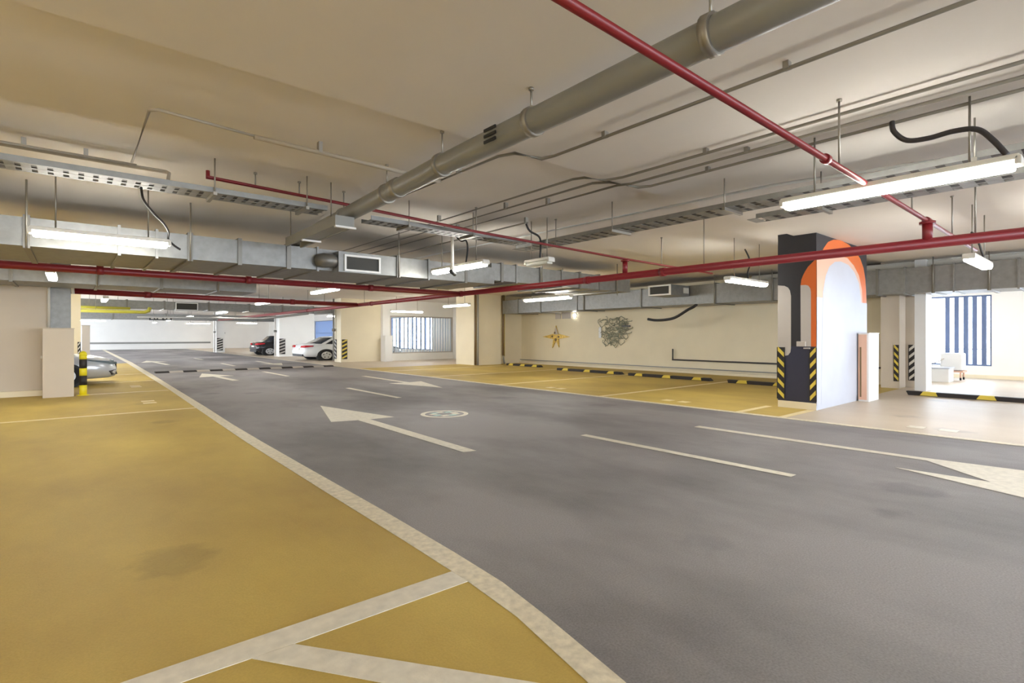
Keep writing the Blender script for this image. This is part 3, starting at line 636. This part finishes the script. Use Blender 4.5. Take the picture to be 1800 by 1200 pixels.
# conduits on the ceiling ---------------------------------------------
def conduit(pts, r, label, clips=(), m='conduit_g'):
    t = thing('ceiling_conduit', label, 'conduit', pts[0], 'ceiling conduits')
    kid(MB().tube(pts, r, 8), 'conduit_run', m, t)
    for (x, y, z, ax) in clips:
        kid(MB().box(x-.03, x+.03, y-.02, y+.02, z-.005, ceil_at(y)) if ax == 'y' else MB().box(x-.02, x+.02, y-.03, y+.03, z-.005, ceil_at(y)), 'saddle_clip', 'steel', t)
zc, zn = CN-.03, CN-.05
conduit([(3.52, 9.4, zc), (3.56, 4.45, zc), (3.62, 4.24, zc-.01), (3.98, 4.20, zc), (3.98, 4.0, zn), (3.98, -3, zn)], .016, 'brownish conduit jogging sideways at the ceiling step right of the thick pipe', [(3.55, 5.2, zc, 'y'), (3.53, 6.6, zc, 'y'), (3.98, 3.3, zn, 'y'), (3.98, 1.6, zn, 'y')])
conduit([(4.77, 14, zc), (4.80, 4.5, zc), (4.86, 4.36, zc), (5.12, 4.24, zc-.01), (5.16, 4.0, zn), (5.16, -3, zn)], .016, 'leftmost of three parallel conduits along the ceiling over the drive', [(4.78, 7.6, zc, 'y'), (5.16, 2.9, zn, 'y')])
conduit([(5.10, 14, zc), (5.12, 4.45, zc), (5.22, 4.26, zc-.01), (5.72, 4.18, zc), (5.74, 4.0, zn), (5.74, -3, zn)], .016, 'conduit that jogs right at the ceiling step to become rightmost of three', [(5.74, 3.2, zn, 'y'), (5.74, 2.2, zn, 'y'), (5.11, 6.2, zc, 'y')])
conduit([(5.42, 14, zc), (5.44, 4.3, zc), (5.46, 4.1, zn), (5.46, -3, zn)], .016, 'straight middle conduit of three over the drive', [(5.43, 5.6, zc, 'y'), (5.46, 2.6, zn, 'y'), (5.43, 8, zc, 'y')])
conduit([(6.0, 14, zc), (6.02, 6.7, zc)], .014, 'short conduit ending above the unlit light', [(6.02, 6.75, zc-.01, 'y')])
conduit([(.50, 7.25, zc-.01), (.50, 5.48, zc-.01), (.56, 5.42, zc-.01), (1.35, 5.52, zc-.01)], .014, 'thin painted conduit forming an L on the left ceiling', m='conduit')
conduit([(1.35, 5.52, zc-.02), (2.7, 5.56, zc-.02), (3.54, 5.60, zc-.02)], .026, 'thicker painted conduit running to the thick grey pipe', [(2.0, 5.54, zc-.02, 'x')], m='conduit')
conduit([(-6.4, 7.40, zc-.01), (.84, 7.42, zc-.01), (.86, 7.3, zc-.05), (.82, 7.1, 3.2)], .018, 'conduit along the left ceiling dropping to the cable tray', [(.1, 7.41, zc-.01, 'x'), (-.4, 7.41, zc-.01, 'x')], m='conduit')
conduit([(-6.4, 7.31, zc-.01), (.55, 7.33, zc-.01)], .012, 'thinner conduit beside the one dropping to the left cable tray', m='conduit')
conduit([(6.75, 13, CF-.05), (6.95, 3.0, CF-.10), (7.05, .2, CN-.2), (7.05, -3, CN-.2)], .02, 'white conduit lying along the right cable tray', m='white_m')

# cable trays ------------------------------------------------------------
def tray(a, b, w, label, z, rung=.16, hang=(), m='galv'):
    """ladder tray from a=(x,y) to b=(x,y) axis aligned"""
    t = thing('cable_tray', label, 'cable tray', (a[0], a[1], z), 'perforated cable trays')
    ax = 'x' if abs(b[0]-a[0]) > abs(b[1]-a[1]) else 'y'
    L = MB()
    if ax == 'x':
        x0, x1 = sorted((a[0], b[0])); y = a[1]
        rails = [MB().box(x0, x1, y-w/2, y-w/2+.012, z, z+.06), MB().box(x0, x1, y+w/2-.012, y+w/2, z, z+.06)]
        n = int((x1-x0)/rung); 
        for i in range(n+1): L.box(x0+i*rung, x0+i*rung+rung*.62, y-w/2+.012, y+w/2-.012, z, z+.006)
        L.box(x0, x1, y-.02, y+.02, z-.001, z+.001).box(x0, x1, y-w/2+.012, y-w/2+.05, z-.001, z+.001).box(x0, x1, y+w/2-.05, y+w/2-.012, z-.001, z+.001)
        cb = MB().box(x0+.05, x1-.05, y-w*.3, y-w*.05, z+.008, z+.03).box(x0+.05, x1-.05, y+w*.05, y+w*.25, z+.008, z+.03)
    else:
        y0, y1 = sorted((a[1], b[1])); x = a[0]
        rails = [MB().box(x-w/2, x-w/2+.012, y0, y1, z, z+.06), MB().box(x+w/2-.012, x+w/2, y0, y1, z, z+.06)]
        n = int((y1-y0)/rung)
        for i in range(n+1): L.box(x-w/2+.012, x+w/2-.012, y0+i*rung, y0+i*rung+rung*.62, z, z+.006)
        L.box(x-.02, x+.02, y0, y1, z-.001, z+.001)
        cb = MB().box(x-w*.3, x-w*.05, y0+.05, y1-.05, z+.008, z+.03).box(x+w*.05, x+w*.25, y0+.05, y1-.05, z+.008, z+.03)
    for r_ in rails: kid(r_, 'side_rail', m, t)
    kid(L, 'perforated_base', m, t); kid(cb, 'cable_run', 'cable', t)
    for (x, y) in hang:
        kid(MB().cyl((x, y, z-.03), (x, y, ceil_at(y)), .008, 8), 'hanger_rod', 'steel', t)
        if ax == 'x': kid(MB().box(x-.02, x+.02, y-.03, y+w+.03, z-.04, z-.002), 'cross_bracket', 'steel', t)
        else: kid(MB().box(x-.03, x+w+.03, y-.02, y+.02, z-.04, z-.002), 'cross_bracket', 'steel', t)
    return t
tray((-6.4, 7.05), (2.58, 7.05), .38, 'perforated cable tray across the left ceiling with lit underside', 3.12, .12, hang=[(-.6, 6.83), (1.25, 6.83), (2.3, 6.83)])
tray((3.3, 7.25), (6.3, 7.25), .34, 'perforated cable tray continuing right of the thick grey pipe', 3.14, .12, hang=[(3.9, 7.05), (5.1, 7.05)])
tray((6.55, -3), (6.55, 7.4), .42, 'cable tray running along the ceiling towards the mural pillar side', 3.085, .2, hang=[(6.32, .9), (6.32, 3.3), (6.32, 5.1)])
tray((7.12, -3), (7.12, 3.2), .30, 'narrow cable tray behind the large right light', 3.02, .2, hang=[(6.95, .6), (6.95, 2.4)])
# small things near the ceiling
t = thing('security_camera', 'white dome camera on a pale pole beside the middle strip light', 'security camera', (5.35, 8.05, CF))
kid(MB().cyl((5.35, 8.05, 2.72), (5.35, 8.05, CF), .028, 12), 'drop_pole', 'offwhite', t)
kid(MB().cyl((5.35, 8.05, CF-.015), (5.35, 8.05, CF), .07, 16), 'ceiling_plate', 'offwhite', t)
kid(MB().cyl((5.35, 8.05, 2.66), (5.35, 8.05, 2.72), .045, 16, .06), 'camera_mount', 'offwhite', t)
kid(MB().cyl((5.27, 7.98, 2.63), (5.45, 8.12, 2.60), .035, 14), 'camera_body', 'black', t)
t = thing('hanging_sign', 'dark hanging sign board far down the drive', 'sign', (3.5, 33, 2.3))
kid(MB().box(3.0, 4.0, 32.97, 33.03, 2.27, 2.45), 'sign_board', 'black', t)
for xx in (3.2, 3.8): kid(MB().cyl((xx, 33, 2.45), (xx, 33, CF), .012, 6), 'hanger_rod', 'steel', t)
for k, (xx, ww) in enumerate([(3.08, .12), (3.26, .07), (3.4, .16), (3.66, .08), (3.8, .12)]):
    kid(MB().box(xx, xx+ww, 32.955, 32.97, 2.33+.01*(k % 2), 2.40), 'sign_mark', 'offwhite', t)
pipe('yellow-green pipe with an upturned end far left under the ceiling', [(-.3, 28.0, 2.50), (2.4, 28.2, 2.50), (2.55, 28.2, 2.56), (2.6, 28.2, 2.72)], .07, 'ypipe', hang=[(.7, 28.1, 2.5)])
pipe('upper yellow-green pipe of the far left pair', [(-.3, 28.4, 2.66), (1.9, 28.5, 2.66)], .06, 'ypipe', hang=[(.5, 28.45, 2.66)])
tube_thing('curved_conduit', [(-.02, 17.0, 2.5), (-.02, 16.95, 2.72), (.08, 16.95, 2.84), (.3, 16.95, 2.88), (3.8, 17.3, 2.88)], .035, 'offwhite', 'pale curved conduit bending down at the left pillar', 'conduit', smooth=True)
pipe('thin pale riser pipe on the left wall end', [(-.47, 16.96, 1.66), (-.47, 16.96, 3.3)], .03, 'offwhite', 'riser_pipe')
pipe('thin dark pipe running under the far ceiling to the white car pillar', [(2.5, 33, 2.42), (8.1, 31.2, 2.42), (8.12, 24, 2.46)], .05, 'galv_dark', hang=[(4, 32.5, 2.42), (6.8, 31.6, 2.42)])
for (x, y, m, r_, lab) in [(14.96, 20.5, 'brown', .06, 'brown vertical pipe at the left edge of the yellowish wall block'), (15.02, 20.36, 'pvc', .035, 'thin grey vertical pipe beside the brown one on the wall block')]:
    pipe(lab, [(x, y, 0.02), (x, y, CF)], r_, m, 'riser_pipe')
t = pipe('dark twin vertical pipe at the corner of the yellowish wall block', [(16.72, 20.5, .45), (16.72, 20.5, CF)], .06, 'brown', 'riser_pipe')
kid(MB().tube([(16.86, 20.6, .4), (16.86, 20.6, CF)], .04, 10), 'pipe_run', 'gyel', t)
kid(MB().tube([(16.72, 20.5, .5), (16.70, 20.45, .25), (16.74, 20.42, .02)], .045, 8), 'pipe_shoe', 'pvc', t)
for (x, y, lab) in [(9.3, 50.9, 'slim grey pipe in front of the farthest white pillar'), (13.2, 66.9, 'slim pipe with a valve on the end wall'), (10.8, 38.6, 'slim grey pipe on the left side of the white pillar by the black car'), (11.03, 28.45, 'slim grey pipe on the edge of the wide cream pillar')]:
    t = pipe(lab, [(x, y, .05), (x, y, CF)], .05, 'mgrey' if y > 30 else 'pvc', 'riser_pipe')
    kid(MB().cyl((x, y, 1.7), (x, y, 1.85), .09, 10), 'valve', 'galv_dark', t)
t = thing('cable_bundle', 'messy bundle of dark cables under the ceiling above the second red pipe', 'cable bundle', (.6, 17.1, 2.75))
rnd = random.Random(5)
for k in range(8):
    P = [(.55+i*.28+rnd.uniform(-.06, .06), 16.9+rnd.uniform(-.12, .12), 2.74+rnd.uniform(-.05, .07)) for i in range(8)]
    kid(MB().tube(P, .022, 6, True, 2), 'cable_strand', 'black' if k % 2 else 'galv_dark', t)
for xx in (.8, 2.2): kid(MB().cyl((xx, 16.9, 2.78), (xx, 16.9, CF), .01, 6), 'hanger_rod', 'steel', t)
# handrail-like black pipe along the cream wall
o = MB().tube([(18.22, 11.66, .93), (18.22, 11.66, .50), (18.22, 5.3, .50)], .028, 8, False).build('wall_pipe', 'cable'); tag(o, 'black L-shaped pipe low along the cream wall', 'pipe')
o = MB().tube([(18.25, 4.5, .5), (18.25, 4.8, .5), (18.25, 5.2, .5)], .025, 8).build('wall_pipe', 'cable'); tag(o, 'short black pipe on the wall in the recess behind the mural pillar', 'pipe')

# wall decorations ------------------------------------------------------
sy, sz = 18.25, 1.40
t = thing('star_decoration', 'ochre four-armed star-like relief on the cream wall', 'wall decoration', (18.25, sy, sz))
pts = []
arms = [(90, .62), (128, .22), (180, .95), (215, .22), (250, .62), (270, .2), (292, .66), (325, .22), (0, .95), (52, .22)]
arms = sorted(arms)
star = [(18.29, sy+r_*math.cos(math.radians(a)), sz+r_*.9*math.sin(math.radians(a))) for a, r_ in arms]
kid(MB().prism(star, (-.05, 0, 0)), 'star_body', 'gold', t)
for (dy, dz, r_) in [(.25, .02, .05), (-.2, 0, .05), (0, -.14, .07), (.05, .2, .06)]:
    kid(MB().cyl((18.24, sy+dy, sz+dz), (18.22, sy+dy, sz+dz), r_, 10), 'boss', 'brown', t)
kid(MB().prism([(18.235, sy-.18, sz+.12), (18.235, sy+.12, sz+.12), (18.235, sy-.02, sz+.5)], (-.01, 0, 0)), 'star_patch', 'mgrey', t)
t = thing('wire_relief', 'round tangle of grey-green wire on the cream wall', 'wall decoration', (18.25, 14.6, 1.6))
rnd = random.Random(3)
for k in range(60):
    cy, cz = 14.58+rnd.uniform(-.75, .75), 1.62+rnd.uniform(-.52, .52)
    ry, rz = rnd.uniform(.06, .30), rnd.uniform(.05, .2); a0 = rnd.uniform(0, 6)
    P = [(18.27-rnd.uniform(0, .03), cy+ry*math.cos(a0+i*.5), cz+rz*math.sin(a0+i*.5)*(1+.3*math.sin(i*2))) for i in range(rnd.randint(6, 13))]
    kid(MB().tube(P, .013, 4, True, 2), 'wire_strand', 'wire', t)
kid(MB().box(18.24, 18.28, 15.35, 15.5, 1.35, 1.85, .02), 'white_plate', 'white_m', t)
kid(MB().box(18.23, 18.27, 13.75, 14.2, 1.84, 1.90), 'dark_bar', 'cable', t)
t = thing('wall_panel', 'pair of faint grey panels high on the cream wall left of the wire tangle', 'wall panel', (18.26, 17.8, 2.4))
kid(MB().box(18.27, 18.3, 17.95, 18.3, 2.28, 2.68), 'panel', 'mgrey', t); kid(MB().box(18.27, 18.3, 17.25, 17.85, 2.28, 2.68), 'panel', 'mgrey', t)
t = thing('wall_lamp', 'tiny bright round lamp on the cream wall beside the grey panels', 'wall lamp', (18.25, 17.0, 2.42))
kid(MB().cyl((18.3, 17.0, 2.42), (18.27, 17.0, 2.42), .10, 16), 'lamp_base', 'white_m', t); kid(MB().cyl((18.27, 17.0, 2.42), (18.24, 17.0, 2.42), .08, 16), 'lamp_lens', 'lit', t)

# bollard -----------------------------------------------------------------
t = thing('bollard', 'yellow and black banded bollard in front of the silver car', 'bollard', (.17, 16.4, 0))
zz = [0, .25, .48, .66, .88, 1.0]
for i in range(5):
    kid(MB().cyl((.17, 16.4, zz[i]), (.17, 16.4, zz[i+1]), .075, 20), 'colour_band', 'byel' if i % 2 == 0 else 'gblk', t, 'yellow band' if i % 2 == 0 else 'black band')
dm = MB(); 
dm.loft([[(.17+.075*math.cos(a)*math.cos(q), 16.4+.075*math.sin(a)*math.cos(q), 1.0+.08*math.sin(q)) for a in [2*PI*j/20 for j in range(20)]] for q in [0, .4, .8, 1.2, 1.5]])
kid(dm, 'dome_cap', 'byel', t)
kid(MB().cyl((.17, 16.4, 0), (.17, 16.4, .02), .12, 20), 'base_plate', 'byel', t)

# white cart under the window ------------------------------------------
t = thing('equipment_cart', 'white boxy cart on reddish legs below the five-slat window', 'cart', (22.2, 3.7, 0))
cx0, cx1, cy0, cy1 = 21.9, 22.5, 3.42, 3.98
kid(MB().box(cx0, cx1, cy0, cy1, .32, .88, .04), 'cart_body', 'white_m', t)
kid(MB().box(cx0-.02, cx1+.02, cy0-.02, cy1+.02, .26, .31), 'frame_rail', 'salmon', t)
for (x, y) in ((cx0+.05, cy0+.05), (cx0+.05, cy1-.05), (cx1-.05, cy0+.05), (cx1-.05, cy1-.05)):
    l = kid(MB().cyl((x, y, .08), (x, y, .27), .025, 8), 'leg', 'salmon', t)
    kid(MB().cyl((x, y-.02, .05), (x, y+.02, .05), .045, 12), 'caster', 'tyre', l)
kid(MB().tube([(cx0, cy1-.1, .7), (cx0-.1, cy1+.15, .55), (cx0-.05, cy1+.5, .6), (cx0, cy1+.7, .85)], .02, 6, True), 'hose', 'mgrey', t)
t = thing('storage_crate', 'low white crate beside the cart near the white column', 'crate', (21.0, 3.7, 0))
kid(MB().box(20.7, 21.4, 3.55, 4.3, 0, .42, .02), 'crate_body', 'white_m', t)
kid(MB().box(20.68, 21.42, 3.53, 4.32, .42, .46, .01), 'crate_lid', 'mwhite', t)

# ---------------------------------------------------------------- cars
def car(loc, head, body, label, sx=1.38, sz=1.0, kind='sedan', L=4.6):
    """car built along local x (nose at +x), local scale applied to the mesh"""
    t = thing('car', label, 'car', loc, 'parked cars')
    ca, sa = math.cos(head), math.sin(head)
    def T(p): x, y, z = p[0]*sx, p[1]*sx, p[2]*sz; return (loc[0]+x*ca-y*sa, loc[1]+x*sa+y*ca, z+loc[2])
    h = L/2; dz = .12 if kind == 'suv' else 0
    st = [(-h, .72, .40, .62+dz), (-h+.06, .80, .30, .86+dz), (-h+.18, .85, .24, .98+dz), (-h+.5, .89, .22, 1.02+dz), (-1.3, .905, .20, 1.02+dz), (-.4, .91, .20, .99+dz), (.6, .91, .20, .97+dz), (1.1, .905, .20, .96+dz), (1.5, .89, .20, .90+dz), (h-.4, .86, .21, .83+dz), (h-.15, .78, .22, .74+dz), (h-.03, .66, .26, .60+dz), (h, .58, .34, .50+dz)]
    rings = []
    for (x, w, zb, zt) in st:
        half = [(w*.80, zb), (w*.97, zb+.10), (w, zb+(zt-zb)*.45), (w*.985, zb+(zt-zb)*.72), (w*.93, zt-.045), (w*.84, zt), (w*.4, zt+.02)]
        rings.append([T((x, y, z)) for y, z in half]+[T((x, -y, z)) for y, z in reversed(half)])
    kid(MB().loft(rings), 'car_body', body, t)
    rt = 1.45+(.2 if kind == 'suv' else 0); zb = .97+dz
    xr0, xr1, xt0, xt1 = (-h+.5, 1.25, -1.15, .35) if kind == 'sedan' else (-h+.12, 1.25, -h+.55, .35)
    def gh(f, inset=0.0, zt=rt):
        x0 = xr0+(xt0-xr0)*f; x1 = xr1+(xt1-xr1)*f; w = .80-.20*f-inset; z = zb+(zt-zb)*f
        return [T((x0, w*.86, z)), (T((x0+.25, w, z))), T((x1-.3, w, z)), T((x1, w*.8, z)), T((x1, -w*.8, z)), T((x1-.3, -w, z)), T((x0+.25, -w, z)), T((x0, -w*.86, z))]
    kid(MB().loft([gh(-.02), gh(.35), gh(.7), gh(.93)]), 'glasshouse', 'car_glass', t)
    kid(MB().loft([gh(.90, -.006), gh(.98, .02), [T((p, q, rt+.03)) for p, q in [(xt0+.15, .42), (xt0+.3, .48), (xt1-.35, .48), (xt1-.1, .38), (xt1-.1, -.38), (xt1-.35, -.48), (xt0+.3, -.48), (xt0+.15, -.42)]]]), 'roof', body, t)
    for s in (-1, 1):
        for (x0, x1, w0) in [(xr1-.28, xt1-.27, .03), ((xr0+xr1)/2-.1, (xt0+xt1)/2-.05, .035), (xr0+.27, xt0+.27, .09)]:
            kid(MB().loft([[T((x0-w0, s*.815, zb)), T((x0+w0, s*.815, zb)), T((x0+w0, s*.78, zb)), T((x0-w0, s*.78, zb))], [T((x1-w0, s*.615, rt-.02)), T((x1+w0, s*.615, rt-.02)), T((x1+w0, s*.58, rt-.02)), T((x1-w0, s*.58, rt-.02))]], smooth=False), 'window_pillar', body, t)
        kid(MB().loft([[T((xr1-.42, s*.86, zb+.02)), T((xr1-.42, s*1.02, zb+.03)), T((xr1-.42, s*1.02, zb+.16)), T((xr1-.42, s*.88, zb+.16))], [T((xr1-.26, s*.88, zb+.04)), T((xr1-.26, s*.99, zb+.05)), T((xr1-.26, s*.99, zb+.14)), T((xr1-.26, s*.88, zb+.14))]]), 'wing_mirror', body, t)
        for x in (-1.38, 1.40):
            R = .32+(.04 if kind == 'suv' else 0)
            def disc(y0, y1, r0, n=28): return [[T((x+r0*math.cos(2*PI*j/n), yy, R+r0*math.sin(2*PI*j/n))) for j in range(n)] for yy in (y0, y1)]
            kid(MB().loft(disc(s*.60, s*.912, R+.06)), 'wheel_arch', 'black', t)
            w = kid(MB().loft(disc(s*.70, s*.925, R)), 'wheel', 'tyre', t)
            kid(MB().loft(disc(s*.90, s*.930, R*.70)), 'rim', 'rim', w)
            for q in range(5):
                a = q*2*PI/5+.3
                c0 = (x+R*.42*math.cos(a), R+R*.42*math.sin(a)); rr_ = R*.10
                kid(MB().loft([[T((c0[0]+rr_*math.cos(2*PI*j/8), yy, c0[1]+rr_*math.sin(2*PI*j/8))) for j in range(8)] for yy in (s*.925, s*.933)]), 'rim_opening', 'black', w)
        hl = [(h-.02, .50, .60), (h-.12, .72, .62), (h-.42, .845, .72), (h-.50, .86, .76), (h-.16, .74, .70), (h-.03, .52, .665)]
        kid(MB().loft([[T((x+.03, s*(y+.04), z+dz+.01)) for x, y, z in hl], [T((x-.05, s*(y-.05), z+dz)) for x, y, z in hl]]), 'headlamp', 'head', t)
        tl = [(-h-.015, .45, .80), (-h+.04, .80, .80), (-h+.35, .90, .86), (-h+.34, .90, .93), (-h+.08, .82, .93), (-h+.02, .45, .90)]
        kid(MB().loft([[T((x-.01, s*(y+.012), z+dz)) for x, y, z in tl], [T((x+.05, s*(y-.05), z+dz)) for x, y, z in tl]]), 'tail_lamp', 'tail', t)
        fg = [(h-.02, .40, .30), (h-.10, .66, .30), (h-.16, .74, .42), (h-.06, .60, .46)]
        kid(MB().loft([[T((x+.04, s*(y+.05), z)) for x, y, z in fg], [T((x-.05, s*(y-.03), z)) for x, y, z in fg]]), 'fog_lamp_recess', 'black', t)
    kid(MB().loft([[T((h+.01, y, z)) for y, z in ((-.42, .44), (.42, .44), (.36, .60), (-.36, .60))], [T((h-.06, y, z)) for y, z in ((-.42, .44), (.42, .44), (.36, .60), (-.36, .60))]], smooth=False), 'grille', 'black', t)
    kid(MB().loft([[T((-h-.015, y, z+dz)) for y, z in ((-.26, .62), (.26, .62), (.26, .74), (-.26, .74))], [T((-h+.05, y, z+dz)) for y, z in ((-.26, .62), (.26, .62), (.26, .74), (-.26, .74))]], smooth=False), 'number_plate', 'offwhite', t)
    kid(MB().loft([[T((-h+.0, y, z)) for y, z in ((-.62, .26), (.62, .26), (.66, .40), (-.66, .40))], [T((-h+.10, y, z)) for y, z in ((-.62, .26), (.62, .26), (.66, .40), (-.66, .40))]], smooth=False), 'rear_bumper', 'black', t)
    return t
car((-2.2, 20.3, 0), 0, 'car_silver', 'silver car nosing out from behind the left pipe box and bollard')
car((13.25, 31.6, 0), 0, 'car_white', 'white sedan parked tail-out beside the wide cream pillar', sz=.96)
car((12.95, 42.0, 0), 0, 'car_black', 'black car with red tail lamps beside the white pillar', sz=.98, L=4.0)
